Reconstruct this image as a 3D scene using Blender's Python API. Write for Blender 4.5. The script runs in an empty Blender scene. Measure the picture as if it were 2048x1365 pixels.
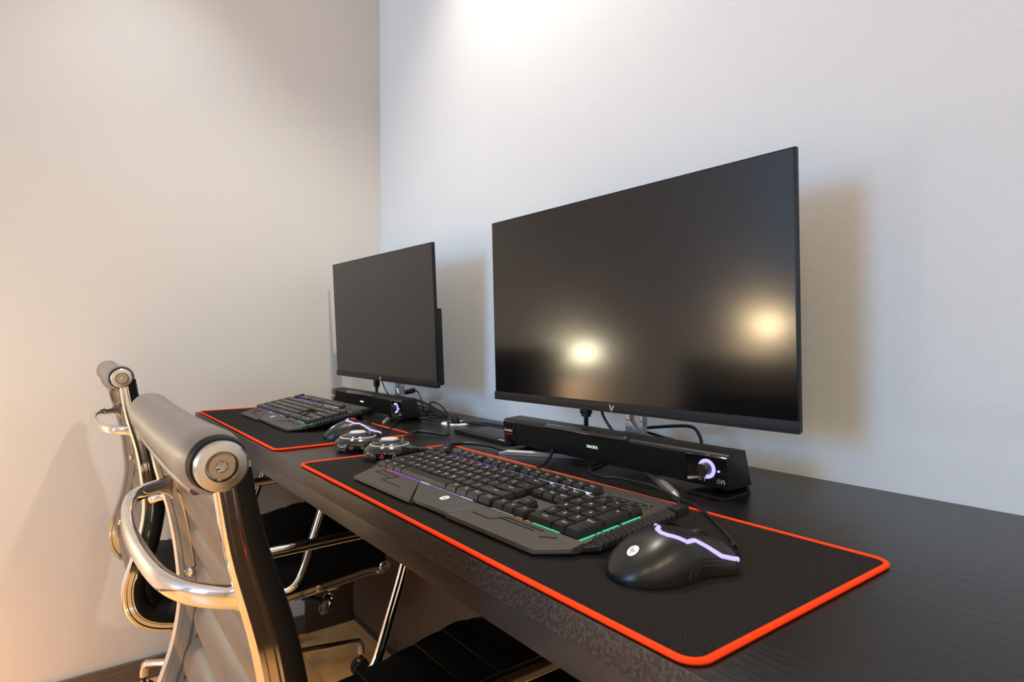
import bpy, bmesh, math, random
from mathutils import Vector, Matrix
random.seed(7)
PI = math.pi
S = bpy.context.scene
COL = S.collection

# ------------------------------------------------------------------ camera, world, lights, exposure
F_PX = 1208.42
YAW, PITCH, ROLL = 0.6399, -0.0021, -0.0048
CAMPOS = Vector((1.931, -0.8782, 0.9234))
fw = Vector((-math.cos(YAW) * math.cos(PITCH), math.sin(YAW) * math.cos(PITCH), math.sin(PITCH)))
rt = fw.cross(Vector((0, 0, 1))).normalized()
up = rt.cross(fw)
cr, sr = math.cos(ROLL), math.sin(ROLL)
rt, up = cr * rt + sr * up, -sr * rt + cr * up
cd = bpy.data.cameras.new('camera')
cam = bpy.data.objects.new('camera', cd)
COL.objects.link(cam)
M = Matrix.Identity(4)
for i in range(3):
    M[i][0] = rt[i]; M[i][1] = up[i]; M[i][2] = -fw[i]; M[i][3] = CAMPOS[i]
cam.matrix_world = M
cd.sensor_width = 36
cd.lens = F_PX / 2048 * 36
cd.clip_start = 0.02
cd.dof.use_dof = True
cd.dof.focus_distance = 1.0
cd.dof.aperture_fstop = 15.0
S.camera = cam

S.view_settings.view_transform = 'Standard'
S.view_settings.look = 'None'
S.view_settings.exposure = 0.03
S.view_settings.gamma = 1.0
S.view_settings.use_curve_mapping = False

W = bpy.data.worlds.new('world'); S.world = W
W.use_nodes = True
W.node_tree.nodes['Background'].inputs[0].default_value = (0.62, 0.72, 0.9, 1)
W.node_tree.nodes['Background'].inputs[1].default_value = 0.9

def light(name, kind, loc, energy, color, size=0.1, target=None, size_y=None, spot=None, blend=0.5):
    d = bpy.data.lights.new(name, kind); d.energy = energy; d.color = color
    if kind == 'AREA':
        d.size = size
        if size_y: d.shape = 'RECTANGLE'; d.size_y = size_y
    else:
        d.shadow_soft_size = size
    if kind == 'SPOT': d.spot_size = spot; d.spot_blend = blend
    o = bpy.data.objects.new(name, d); COL.objects.link(o); o.location = loc
    if target is not None:
        o.rotation_euler = (Vector(target) - Vector(loc)).to_track_quat('-Z', 'Y').to_euler()
    return o

ROOM_X, ROOM_Y, ROOM_Z = 4.0, -4.6, 2.46
# daylight through the window in the far wall (outside the glass, facing in)
light('window_daylight', 'AREA', (1.15, ROOM_Y - 0.12, 1.60), 82, (0.27, 0.58, 1.0), 1.0, (1.15, 0, 1.3), 1.2)
# ceiling spots, last three added as warm fill: position, energy, colour, cone
SPOTS = [((0.86, -0.21), 76, (1.0, 0.89, 0.735), 104, 0.035), ((0.38, -0.72), 36, (0.90, 0.97, 1.0), 84, 0.035),
         ((3.2, -1.3), 128, (1.0, 0.83, 0.55), 150, 0.2), ((3.35, -0.55), 115, (1.0, 0.83, 0.55), 150, 0.2), ((2.6, -2.3), 124, (1.0, 0.83, 0.55), 150, 0.2)]  # right-hand row: added warm fill, spread over three spots to soften shadows
LAMPS = [(-1.41, 0.75), (-3.15, 0.818)]
light('wall_lamp_light', 'SPOT', (0.085, LAMPS[0][0], LAMPS[0][1] + 0.025), 55, (1.0, 0.58, 0.28), 0.02, (0.03, LAMPS[0][0] - 0.1, 0), None, math.radians(120), 0.8)
light('wall_lamp_light', 'SPOT', (0.085, LAMPS[1][0], LAMPS[1][1] + 0.025), 30, (1.0, 0.6, 0.3), 0.02, (0.085, LAMPS[1][0], 0), None, math.radians(165), 0.6)
for (sx, sy), en, sc, cone, rad in SPOTS:
    light('ceiling_or_fill_light', 'SPOT', (sx, sy, ROOM_Z - 0.03), en, sc, rad, (sx, sy, 0.0), None, math.radians(cone), 1.0)

# ------------------------------------------------------------------ mesh helpers
class MB:
    def __init__(s): s.v = []; s.f = []; s.m = []; s.mi = 0
    def add(s, vs, fs):
        b = len(s.v); s.v += [tuple(v) for v in vs]
        for f in fs: s.f.append(tuple(b + i for i in f)); s.m.append(s.mi)
    def box(s, x0, x1, y0, y1, z0, z1):
        s.add([(x0, y0, z0), (x1, y0, z0), (x1, y1, z0), (x0, y1, z0), (x0, y0, z1), (x1, y0, z1), (x1, y1, z1), (x0, y1, z1)],
              [(0, 3, 2, 1), (4, 5, 6, 7), (0, 1, 5, 4), (1, 2, 6, 5), (2, 3, 7, 6), (3, 0, 4, 7)])
    def prism(s, pts, z0, z1):       # xy polygon (ccw) extruded in z
        n = len(pts)
        s.add([(x, y, z0) for x, y in pts] + [(x, y, z1) for x, y in pts],
              [tuple(range(n - 1, -1, -1)), tuple(range(n, 2 * n))] + [(i, (i + 1) % n, n + (i + 1) % n, n + i) for i in range(n)])
    def xprism(s, pts, x0, x1):      # yz polygon extruded in x
        n = len(pts)
        s.add([(x0, y, z) for y, z in pts] + [(x1, y, z) for y, z in pts],
              [tuple(range(n - 1, -1, -1)), tuple(range(n, 2 * n))] + [(i, (i + 1) % n, n + (i + 1) % n, n + i) for i in range(n)])
    def loft(s, rings, caps=True, closed=False):
        n = len(rings[0]); vs = [p for r in rings for p in r]; fs = []
        R = len(rings)
        for k in range(R if closed else R - 1):
            a, b = k * n, ((k + 1) % R) * n
            for i in range(n): fs.append((a + i, a + (i + 1) % n, b + (i + 1) % n, b + i))
        if caps and not closed:
            fs.append(tuple(range(n - 1, -1, -1))); fs.append(tuple(range((R - 1) * n, R * n)))
        s.add(vs, fs)
    def lathe(s, prof, c=(0, 0, 0), seg=32, axis='z', caps=True):
        rings = []
        for r, h in prof:
            ring = []
            for i in range(seg):
                a = 2 * PI * i / seg; u, w = r * math.cos(a), r * math.sin(a)
                p = {'z': (u, w, h), 'x': (h, u, w), 'y': (w, h, u)}[axis]
                ring.append((c[0] + p[0], c[1] + p[1], c[2] + p[2]))
            rings.append(ring)
        s.loft(rings, caps)
    def tube(s, path, r, seg=10, closed=False, smooth=True, sub=6, rz=None, caps=True):
        P = [Vector(p) for p in path]
        if smooth: P = spline(P, sub, closed)
        n = len(P); rings = []; prevU = None
        for i in range(n):
            if closed: t = (P[(i + 1) % n] - P[i - 1])
            else: t = P[min(i + 1, n - 1)] - P[max(i - 1, 0)]
            t = t.normalized()
            if prevU is None:
                ref = Vector((0, 0, 1)) if abs(t.z) < 0.9 else Vector((1, 0, 0))
                u = t.cross(ref).normalized()
            else:
                u = (prevU - t * prevU.dot(t)).normalized()
            prevU = u; w = t.cross(u)
            rr = r(i / max(1, n - 1)) if callable(r) else r
            a_, b_ = (rr, rr * (rz or 1)) if not isinstance(rr, tuple) else rr
            rings.append([P[i] + u * a_ * math.cos(2 * PI * k / seg) + w * b_ * math.sin(2 * PI * k / seg) for k in range(seg)])
        s.loft(rings, caps, closed)
    def obj(s, name, mats, parent=None, smooth=True, bevel=0, bseg=2, angle=35, sub=0):
        me = bpy.data.meshes.new(name)
        me.from_pydata(s.v, [], s.f)
        mats = mats if isinstance(mats, (list, tuple)) else [mats]
        for m in mats: me.materials.append(m)
        for p, mi in zip(me.polygons, s.m): p.material_index = mi
        bm = bmesh.new(); bm.from_mesh(me); bmesh.ops.recalc_face_normals(bm, faces=bm.faces[:])
        if bevel:
            es = [e for e in bm.edges if len(e.link_faces) == 2 and e.calc_face_angle(0) > math.radians(angle)]
            bmesh.ops.bevel(bm, geom=es, offset=bevel, segments=bseg, profile=0.6, affect='EDGES', clamp_overlap=True)
        if smooth:
            for f in bm.faces: f.smooth = True
            for e in bm.edges:
                if len(e.link_faces) == 2 and e.calc_face_angle(0) > math.radians(angle if not bevel else 50): e.smooth = False
        bm.to_mesh(me); bm.free()
        o = bpy.data.objects.new(name, me); COL.objects.link(o)
        if parent: o.parent = parent
        if sub:
            md = o.modifiers.new('sub', 'SUBSURF'); md.levels = sub; md.render_levels = sub
        return o

def spline(P, sub=6, closed=False):
    n = len(P); out = []
    rng = range(n if closed else n - 1)
    for i in rng:
        p0 = P[i - 1] if (closed or i > 0) else P[0]
        p1 = P[i]; p2 = P[(i + 1) % n]
        p3 = P[(i + 2) % n] if (closed or i + 2 < n) else P[-1]
        for k in range(sub):
            t = k / sub
            out.append(0.5 * ((2 * p1) + (-p0 + p2) * t + (2 * p0 - 5 * p1 + 4 * p2 - p3) * t * t + (-p0 + 3 * p1 - 3 * p2 + p3) * t ** 3))
    if not closed: out.append(P[-1].copy())
    return out

def empty(name, loc=(0, 0, 0), rot=(0, 0, 0), label=None, cat=None, group=None):
    o = bpy.data.objects.new(name, None); COL.objects.link(o)
    o.location = loc; o.rotation_euler = rot; o.empty_display_size = 0.05
    tag(o, label, cat, group)
    return o
def tag(o, label=None, cat=None, group=None, kind=None):
    if label: o['label'] = label
    if cat: o['category'] = cat
    if group: o['group'] = group
    if kind: o['kind'] = kind
    return o
def copy_tree(o, parent=None):
    kids = [c for c in COL.objects if c.parent == o]
    c = o.copy(); COL.objects.link(c); c.parent = parent
    for k in kids: copy_tree(k, c)
    return c
def text_mesh(txt, size, thick=0.0002, res=2):
    cu = bpy.data.curves.new('t', 'FONT'); cu.body = txt; cu.size = size; cu.extrude = thick
    cu.resolution_u = res; cu.align_x = 'CENTER'; cu.align_y = 'CENTER'
    o = bpy.data.objects.new('t', cu)
    me = bpy.data.meshes.new_from_object(o)
    vs = [tuple(v.co) for v in me.vertices]; fs = [tuple(p.vertices) for p in me.polygons]
    bpy.data.objects.remove(o); bpy.data.curves.remove(cu); bpy.data.meshes.remove(me)
    return vs, fs

# ------------------------------------------------------------------ materials
def mat(name, col, rough=0.5, metal=0.0, spec=0.5, bump=None, noise=None, emit=None, estr=0, coat=0, trans=0, ior=1.45, sheen=0, aniso=0):
    m = bpy.data.materials.new(name); m.use_nodes = True
    nt = m.node_tree; N = nt.nodes; L = nt.links; b = N['Principled BSDF']
    b.inputs['Base Color'].default_value = (*col, 1); b.inputs['Roughness'].default_value = rough
    b.inputs['Metallic'].default_value = metal; b.inputs['Specular IOR Level'].default_value = spec
    b.inputs['IOR'].default_value = ior; b.inputs['Coat Weight'].default_value = coat
    b.inputs['Transmission Weight'].default_value = trans; b.inputs['Sheen Weight'].default_value = sheen
    b.inputs['Anisotropic'].default_value = aniso
    if emit: b.inputs['Emission Color'].default_value = (*emit, 1); b.inputs['Emission Strength'].default_value = estr
    tc = N.new('ShaderNodeTexCoord')
    def noisen(scale, detail=4, stretch=(1, 1, 1)):
        mp = N.new('ShaderNodeMapping'); mp.inputs['Scale'].default_value = stretch
        L.new(tc.outputs['Object'], mp.inputs['Vector'])
        n = N.new('ShaderNodeTexNoise'); n.inputs['Scale'].default_value = scale; n.inputs['Detail'].default_value = detail
        L.new(mp.outputs['Vector'], n.inputs['Vector']); return n
    if bump:
        scale, strength, dist, *st = bump
        n = noisen(scale, 4, st[0] if st else (1, 1, 1))
        bp = N.new('ShaderNodeBump'); bp.inputs['Strength'].default_value = strength; bp.inputs['Distance'].default_value = dist
        L.new(n.outputs['Fac'], bp.inputs['Height']); L.new(bp.outputs['Normal'], b.inputs['Normal'])
    if noise:
        scale, c2, lo, hi, *st = noise
        n = noisen(scale, 6, st[0] if st else (1, 1, 1))
        cr_ = N.new('ShaderNodeValToRGB')
        cr_.color_ramp.elements[0].position = lo; cr_.color_ramp.elements[0].color = (*col, 1)
        cr_.color_ramp.elements[1].position = hi; cr_.color_ramp.elements[1].color = (*c2, 1)
        L.new(n.outputs['Fac'], cr_.inputs['Fac']); L.new(cr_.outputs['Color'], b.inputs['Base Color'])
    return m

m_wall = mat('wallpaper', (0.715, 0.695, 0.655), 0.85, spec=0.25, bump=(330, 0.22, 0.0008))
m_wall_back = mat('wallpaper_back', (0.70, 0.72, 0.725), 0.8, spec=0.25, bump=(300, 0.35, 0.0010, (1, 1, 2.2)))
m_ceil = mat('ceiling_paint', (0.75, 0.75, 0.75), 0.9)
m_oak = mat('oak', (0.80, 0.42, 0.14), 0.45, noise=(6, (0.88, 0.50, 0.19), 0.3, 0.7, (1, 14, 1)), bump=(120, 0.05, 0.001, (0.3, 3, 1)))
m_oak2 = mat('oak_pale', (0.84, 0.46, 0.17), 0.45, noise=(7, (0.92, 0.55, 0.23), 0.3, 0.7, (1, 16, 1)), bump=(120, 0.05, 0.001, (0.3, 3, 1)))
m_base = mat('baseboard_wood', (0.11, 0.085, 0.065), 0.5, noise=(20, (0.16, 0.125, 0.095), 0.3, 0.7, (1, 1, 8)))
m_desk = mat('desk_black', (0.0065, 0.006, 0.0062), 0.34, spec=0.5, bump=(90, 0.35, 0.0012, (0.35, 1.6, 1)))
m_deskedge = mat('desk_edge', (0.022, 0.019, 0.018), 0.48, noise=(330, (0.085, 0.07, 0.06), 0.42, 0.68), bump=(300, 0.5, 0.001))
m_apron = mat('desk_apron', (0.035, 0.03, 0.027), 0.42, bump=(60, 0.1, 0.001))
m_panel = mat('desk_panel', (0.055, 0.033, 0.019), 0.5, noise=(900, (0.075, 0.046, 0.027), 0.4, 0.6))
m_toe = mat('toe_strip_brown', (0.03, 0.02, 0.013), 0.5)
m_dark = mat('recess_black', (0.004, 0.004, 0.004), 0.7)
m_pad = mat('pad_cloth', (0.0095, 0.0082, 0.0075), 0.95, spec=0.12, sheen=0.02, bump=(1500, 0.5, 0.0006), noise=(620, (0.032, 0.026, 0.023), 0.5, 0.75))
m_rim = mat('pad_rim', (1.0, 0.055, 0.006), 0.7, spec=0.15, sheen=0.0, bump=(1500, 0.3, 0.0005))
m_bezel = mat('bezel', (0.009, 0.009, 0.010), 0.45, spec=0.35)
m_chin = mat('brushed_chin', (0.010, 0.0095, 0.0095), 0.45, metal=0.0, spec=0.3, bump=(120, 0.7, 0.0008, (0.08, 1, 9)), noise=(60, (0.030, 0.026, 0.024), 0.35, 0.7, (0.1, 1, 18)))
m_screen = mat('screen', (0.004, 0.004, 0.0042), 0.15, spec=0.8)
m_silver = mat('silver_paint', (0.45, 0.45, 0.46), 0.35, metal=0.7)
m_logo = mat('logo_white', (0.85, 0.85, 0.83), 0.4)
m_black = mat('black_plastic', (0.006, 0.006, 0.0065), 0.42, spec=0.4, bump=(900, 0.15, 0.0004))
m_rubber = mat('cable_rubber', (0.008, 0.008, 0.009), 0.42)
m_gloss = mat('gloss_black', (0.006, 0.006, 0.007), 0.1, spec=0.6, coat=0.4)
m_grille = mat('grille', (0.003, 0.0028, 0.0027), 0.6, spec=0.25, bump=(1600, 0.8, 0.0006, (0.3, 1, 1)), noise=(1100, (0.16, 0.10, 0.06), 0.70, 0.80))
m_key = mat('key_plastic', (0.011, 0.0105, 0.010), 0.40, spec=0.5, bump=(1400, 0.2, 0.0003))
m_legend = mat('key_legend', (0.80, 0.77, 0.72), 0.5)
m_kbody = mat('keyboard_body', (0.046, 0.040, 0.034), 0.5, bump=(1200, 0.3, 0.0004))
m_kcent = mat('keyboard_center', (0.05, 0.048, 0.046), 0.42, bump=(1400, 0.2, 0.0003))
m_grip = mat('rubber_grip', (0.009, 0.009, 0.009), 0.6, spec=0.3)
m_mouse = mat('mouse_shell', (0.009, 0.0088, 0.009), 0.34, spec=0.5)
m_hub = mat('hub_gloss', (0.013, 0.013, 0.013), 0.16, spec=0.5, coat=0.25)
m_chrome = mat('chrome', (0.82, 0.80, 0.77), 0.06, metal=1.0)
m_steel = mat('satin_steel', (0.60, 0.60, 0.60), 0.22, metal=1.0)
m_bolt = mat('bolt_steel', (0.50, 0.42, 0.33), 0.3, metal=1.0)
m_leather = mat('leather_taupe', (0.098, 0.076, 0.064), 0.40, spec=0.5, sheen=0.15, bump=(420, 0.25, 0.0008))
m_blkleather = mat('leather_black', (0.005, 0.0045, 0.0045), 0.55, spec=0.16, bump=(420, 0.25, 0.0008))
m_stitch = mat('stitching', (0.05, 0.036, 0.03), 0.7)
m_white = mat('white_plastic', (0.75, 0.73, 0.7), 0.35)
m_glass = mat('clear_knob', (0.95, 0.95, 0.95), 0.03, trans=1.0, ior=1.5)
m_pink = mat('jack_pink', (0.75, 0.10, 0.22), 0.4)
m_green = mat('jack_green', (0.12, 0.55, 0.16), 0.4)
m_metalport = mat('port_metal', (0.7, 0.7, 0.7), 0.2, metal=1)
m_brass = mat('jack_metal', (0.45, 0.42, 0.33), 0.3, metal=0.8)
m_red = mat('print_red', (0.18, 0.012, 0.01), 0.3)
def glow(n, c, s): return mat(n, (0.02, 0.02, 0.02), 0.5, emit=c, estr=s)
g_violet = glow('led_violet', (0.46, 0.40, 1.0), 1.5)
g_white = glow('led_bluewhite', (0.55, 0.6, 1.0), 1.3)
g_blue = glow('led_blue', (0.22, 0.18, 0.9), 1.0)
g_purple = glow('led_purple', (0.42, 0.08, 0.9), 0.8)
g_magenta = glow('led_magenta', (0.85, 0.03, 0.45), 0.8)
g_redl = glow('led_red', (0.6, 0.03, 0.04), 0.5)
g_orange = glow('led_orange', (0.8, 0.25, 0.05), 0.6)
g_green = glow('led_green', (0.03, 0.85, 0.42), 0.9)
g_hack = glow('led_text', (0.75, 1.0, 0.8), 1.2)
g_hackg = glow('led_text_green', (0.40, 0.95, 0.38), 1.0)

# ------------------------------------------------------------------ room shell
def struct(o): return tag(o, kind='structure')
b = MB(); b.box(-0.1, 0, ROOM_Y, 0.1, 0, ROOM_Z); struct(b.obj('wall_left', m_wall, smooth=False))
b = MB(); b.box(0, ROOM_X, 0, 0.1, 0, ROOM_Z); struct(b.obj('wall_back', m_wall_back, smooth=False))
b = MB(); b.box(ROOM_X, ROOM_X + 0.1, ROOM_Y, 0.1, 0, ROOM_Z); struct(b.obj('wall_right', m_wall, smooth=False))
b = MB()
wx0, wx1, wz0, wz1 = 0.6, 1.7, 0.95, 2.25
b.box(-0.1, wx0, ROOM_Y - 0.1, ROOM_Y, 0, ROOM_Z); b.box(wx1, ROOM_X + 0.1, ROOM_Y - 0.1, ROOM_Y, 0, ROOM_Z)
b.box(wx0, wx1, ROOM_Y - 0.1, ROOM_Y, 0, wz0); b.box(wx0, wx1, ROOM_Y - 0.1, ROOM_Y, wz1, ROOM_Z)
struct(b.obj('wall_front', m_wall, smooth=False))
b = MB(); b.box(-0.1, ROOM_X + 0.1, ROOM_Y - 0.1, 0.1, ROOM_Z, ROOM_Z + 0.1); struct(b.obj('ceiling', m_ceil, smooth=False))
wf = struct(empty('window_1', ((wx0 + wx1) / 2, ROOM_Y, wz0)))
b = MB(); hw = (wx1 - wx0) / 2; hh = wz1 - wz0
b.box(-hw, -hw + .05, -.06, 0, 0, hh); b.box(hw - .05, hw, -.06, 0, 0, hh); b.box(-hw + .05, hw - .05, -.06, 0, 0, .05); b.box(-hw + .05, hw - .05, -.06, 0, hh - .05, hh)
b.obj('window_frame', m_white, wf, smooth=False)
# floor: joists slab + planks
fl = struct(empty('floor', (0, 0, 0)))
b = MB(); b.box(-0.1, ROOM_X + 0.1, ROOM_Y - 0.1, 0.1, -0.1, -0.004); b.obj('subfloor', m_base, fl, smooth=False)
PW = 0.09; L0 = 0.86; pm = {}
def plank(x0, x1, y0, mt):
    key = (round(x1 - x0, 4), mt.name)
    if key not in pm:
        b = MB(); l = x1 - x0
        b.box(0.0004, l - 0.0004, 0.0004, PW - 0.0004, -0.012, -0.001)
        b.prism([(0.001, 0.001), (l - 0.001, 0.001), (l - 0.001, PW - 0.001), (0.001, PW - 0.001)], -0.001, 0.0)
        o = b.obj('plank', mt, fl, smooth=False); pm[key] = o.data
    else:
        o = bpy.data.objects.new('plank', pm[key]); COL.objects.link(o); o.parent = fl
    o.location = (x0, y0, 0)
row = 0; y = -0.043
offs = [0.62, 0.10, 0.25, 0.80, 0.45]
while y - PW > -1.5:
    y0 = y - PW; x = 0.0; nx = offs[row % 5] if row else 0.62
    k = 0
    while x < 2.6:
        plank(x, min(nx, 2.6), y0, (m_oak, m_oak2)[(row * 3 + k * 2 + row // 2) % 2]); x = nx; nx += L0; k += 1
    y = y0; row += 1
yend = y
b = MB(); b.box(0, ROOM_X, ROOM_Y, yend, -0.02, 0); b.box(2.6, ROOM_X, yend, 0, -0.02, 0); b.obj('floor_board_field', m_oak, fl, smooth=False)
bb = MB(); bb.box(0.0, 0.012, ROOM_Y, -0.112, 0.0, 0.056); struct(bb.obj('baseboard_left', m_base, smooth=False, bevel=0.001))

# ceiling lights (above the frame; the right-hand row is added fill)
for i, (x, y) in enumerate([q[0] for q in SPOTS]):
    t = empty('ceiling_or_fill_spot', (x, y, ROOM_Z), label=['round white recessed ceiling spot right above the desk wall', 'round white recessed ceiling spot above the two office chairs',
              'round white ceiling spot added as warm fill in the middle of the right-hand row', 'round white ceiling spot added as warm fill near the right end of the desk wall', 'round white ceiling spot added as warm fill deepest in the room'][i], cat='ceiling light', group='recessed ceiling spots')
    b = MB(); b.lathe([(0.05, -0.006), (0.05, 0), (0.04, 0), (0.036, -0.004)], seg=32); b.obj('trim_ring', m_white, t)

# two warm bedside wall lamps further along the left wall (they show as reflections in the screen)
g_lamp = glow('lamp_shade_glow', (1.0, 0.88, 0.60), 75)
g_lamp2 = glow('lamp_shade_glow_far', (1.0, 0.74, 0.42), 260)
for i, (y, z) in enumerate([(-1.41, 0.75), (-3.15, 0.818)]):
    t = empty('wall_lamp', (0, y, z), label=['small glowing warm wall lamp nearest the desk', 'small glowing warm wall lamp farther from the desk'][i], cat='wall lamp', group='warm wall lamps')
    b = MB(); b.lathe([(0.045, 0.0), (0.045, 0.012)], axis='x'); b.obj('wall_plate', m_steel, t, bevel=0.001)
    b = MB(); b.tube([(0.01, 0, 0), (0.05, 0, -0.01), (0.08, 0, 0.0), (0.085, 0, 0.03)], 0.006); b.obj('arm', m_steel, t)
    b = MB(); b.lathe([(0.036, 0.03), (0.042, 0.05), (0.036, 0.09), (0.022, 0.1)], c=(0.085, 0, 0)); b.obj('shade', (g_lamp, g_lamp2)[i], t)

# ------------------------------------------------------------------ desk
DZ, DF = 0.72, -0.573
desk = empty('desk', (0, 0, 0), label='long black wall-to-wall desk along the back wall carrying both computers', cat='desk')
b = MB(); b.box(0.001, 2.9, DF, -0.001, DZ - 0.025, DZ)
o = b.obj('desktop', [m_desk, m_deskedge], desk, smooth=True, bevel=0.0008, bseg=2)
for p in o.data.polygons:
    if abs(p.normal.y) > 0.9: p.material_index = 1
b = MB(); b.box(0.07, 2.9, DF + 0.001, DF + 0.021, DZ - 0.05, DZ - 0.0255); b.obj('apron', m_apron, desk, bevel=0.0006)
b = MB(); b.box(0.018, 2.9, -0.112, -0.094, 0.026, DZ - 0.026); b.obj('back_panel', m_panel, desk, bevel=0.0006)
b = MB(); b.box(0.018, 2.9, -0.110, -0.094, 0.0, 0.0235); b.obj('toe_strip', m_toe, desk, bevel=0.0006)
b = MB(); b.box(0.0125, 0.0175, -0.27, -0.094, 0.0, DZ - 0.026); b.obj('side_panel', m_panel, desk, bevel=0.0005)
b = MB(); b.box(2.86, 2.9, -0.55, -0.12, 0.0, DZ - 0.052); b.obj('end_panel', m_panel, desk, bevel=0.0005)

gr = empty('cable_grommet', (0.672, -0.110, DZ), label='round white cable hole ring in the desktop between the monitors', cat='cable grommet')
b = MB(); b.lathe([(0.024, 0.0002), (0.0245, 0.003), (0.034, 0.0035), (0.0375, 0.0015), (0.0378, 0.0002)], seg=48, caps=False); b.obj('ring', m_white, gr)
b = MB(); b.lathe([(0.0, 0.0012), (0.0243, 0.0012)], seg=48, caps=False); b.obj('hole_shade_disc', m_dark, gr)  # flat black disc painted as the shade inside the hole

# ------------------------------------------------------------------ desk pads
def rrect(x0, x1, y0, y1, r, seg=8):
    pts = []
    for cx, cy, a0 in ((x1 - r, y1 - r, 0), (x0 + r, y1 - r, 90), (x0 + r, y0 + r, 180), (x1 - r, y0 + r, 270)):
        for k in range(seg + 1):
            a = math.radians(a0 + 90 * k / seg); pts.append((cx + r * math.cos(a), cy + r * math.sin(a)))
    return pts
def resample(pts, step):
    out = []; n = len(pts)
    for i in range(n):
        a = Vector(pts[i]); c = Vector(pts[(i + 1) % n]); d = (c - a).length; k = max(1, int(round(d / step)))
        for j in range(k): out.append(a.lerp(c, j / k))
    return out
PADW, PADH = 0.768, 0.286
def make_pad():
    t = empty('mouse_pad')
    b = MB(); b.prism(rrect(0.002, PADW - 0.002, 0.002, PADH - 0.002, 0.014), 0.0004, 0.0030); b.obj('cloth', m_pad, t, smooth=False)
    b = MB(); P = resample(rrect(0.0012, PADW - 0.0012, 0.0012, PADH - 0.0012, 0.015), 0.0011)
    n = len(P); rings = []
    for i in range(n):
        tg = (P[(i + 1) % n] - P[i - 1]).normalized(); nx = Vector((tg.y, -tg.x))
        st = 1.0 + (0.06 if i % 2 else -0.02)
        ring = []
        for k in range(8):
            a = 2 * PI * k / 8; s_ = st if math.cos(a) > -0.2 else 1.0
            ring.append((P[i].x + nx.x * 0.0027 * math.cos(a) * s_, P[i].y + nx.y * 0.0027 * math.cos(a) * s_, 0.0023 + 0.0023 * math.sin(a)))
        rings.append(ring)
    b.loft(rings, False, True); b.obj('stitched_rim', m_rim, t)
    return t
pad1 = make_pad(); pad1.location = (0.934, -0.5695, DZ + 0.0002)
tag(pad1, 'black cloth desk pad with orange-red rim under the nearer keyboard and mouse', 'desk pad', 'black desk pads with orange-red rims')
pad2 = copy_tree(pad1); pad2.location = (0.014, -0.5665, DZ + 0.0002)
pad2['label'] = 'black cloth desk pad with orange-red rim under the farther keyboard beside left wall'
PZ = DZ + 0.0034

# ------------------------------------------------------------------ keyboards
U = 0.019
KEYS = []   # x(u), row y(m), width(u), height(u), text
def row_(y, items, x=0.0):
    for it in items:
        if isinstance(it, (int, float)): x += it; continue
        txt, w = it if isinstance(it, tuple) else (it, 1)
        KEYS.append((x, y, w, 1, txt)); x += w
YR = [i * U for i in range(5)] + [5 * U + 0.0085]
row_(YR[0], [('Ctrl', 1.25), ('Win', 1.25), ('Alt', 1.25), ('', 6.25), ('Alt', 1.25), ('Fn', 1.25), ('Menu', 1.25), ('Ctrl', 1.25), 0.25, '<', 'v', '>', 0.25, ('0 Ins', 2), '. Del'])
row_(YR[1], [('Shift', 2.25)] + list('ZXCVBNM,./') + [('Shift', 2.75), 1.25, '^', 1.25, '1', '2', '3'])
row_(YR[2], [('Caps', 1.75)] + list("ASDFGHJKL;'") + [('Enter', 2.25), 3.5, '4', '5', '6'])
row_(YR[3], [('Tab', 1.5)] + list('QWERTYUIOP[]') + [('\\', 1.5), 0.25, 'Del', 'End', 'PgDn', 0.25, '7', '8', '9'])
row_(YR[4], list('`1234567890-=') + [('Back', 2), 0.25, 'Ins', 'Home', 'PgUp', 0.25, 'Num', '/', '*', '-'])
row_(YR[5], ['Esc', 1, 'F1', 'F2', 'F3', 'F4', 0.5, 'F5', 'F6', 'F7', 'F8', 0.5, 'F9', 'F10', 'F11', 'F12', 0.25, 'Prt', 'Scr', 'Brk'])
KEYS.append((21.5, YR[2], 1, 2, '+')); KEYS.append((21.5, YR[0], 1, 2, 'Enter'))
DK = 0.0078; KT = 0.0165     # deck height, key top height
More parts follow.
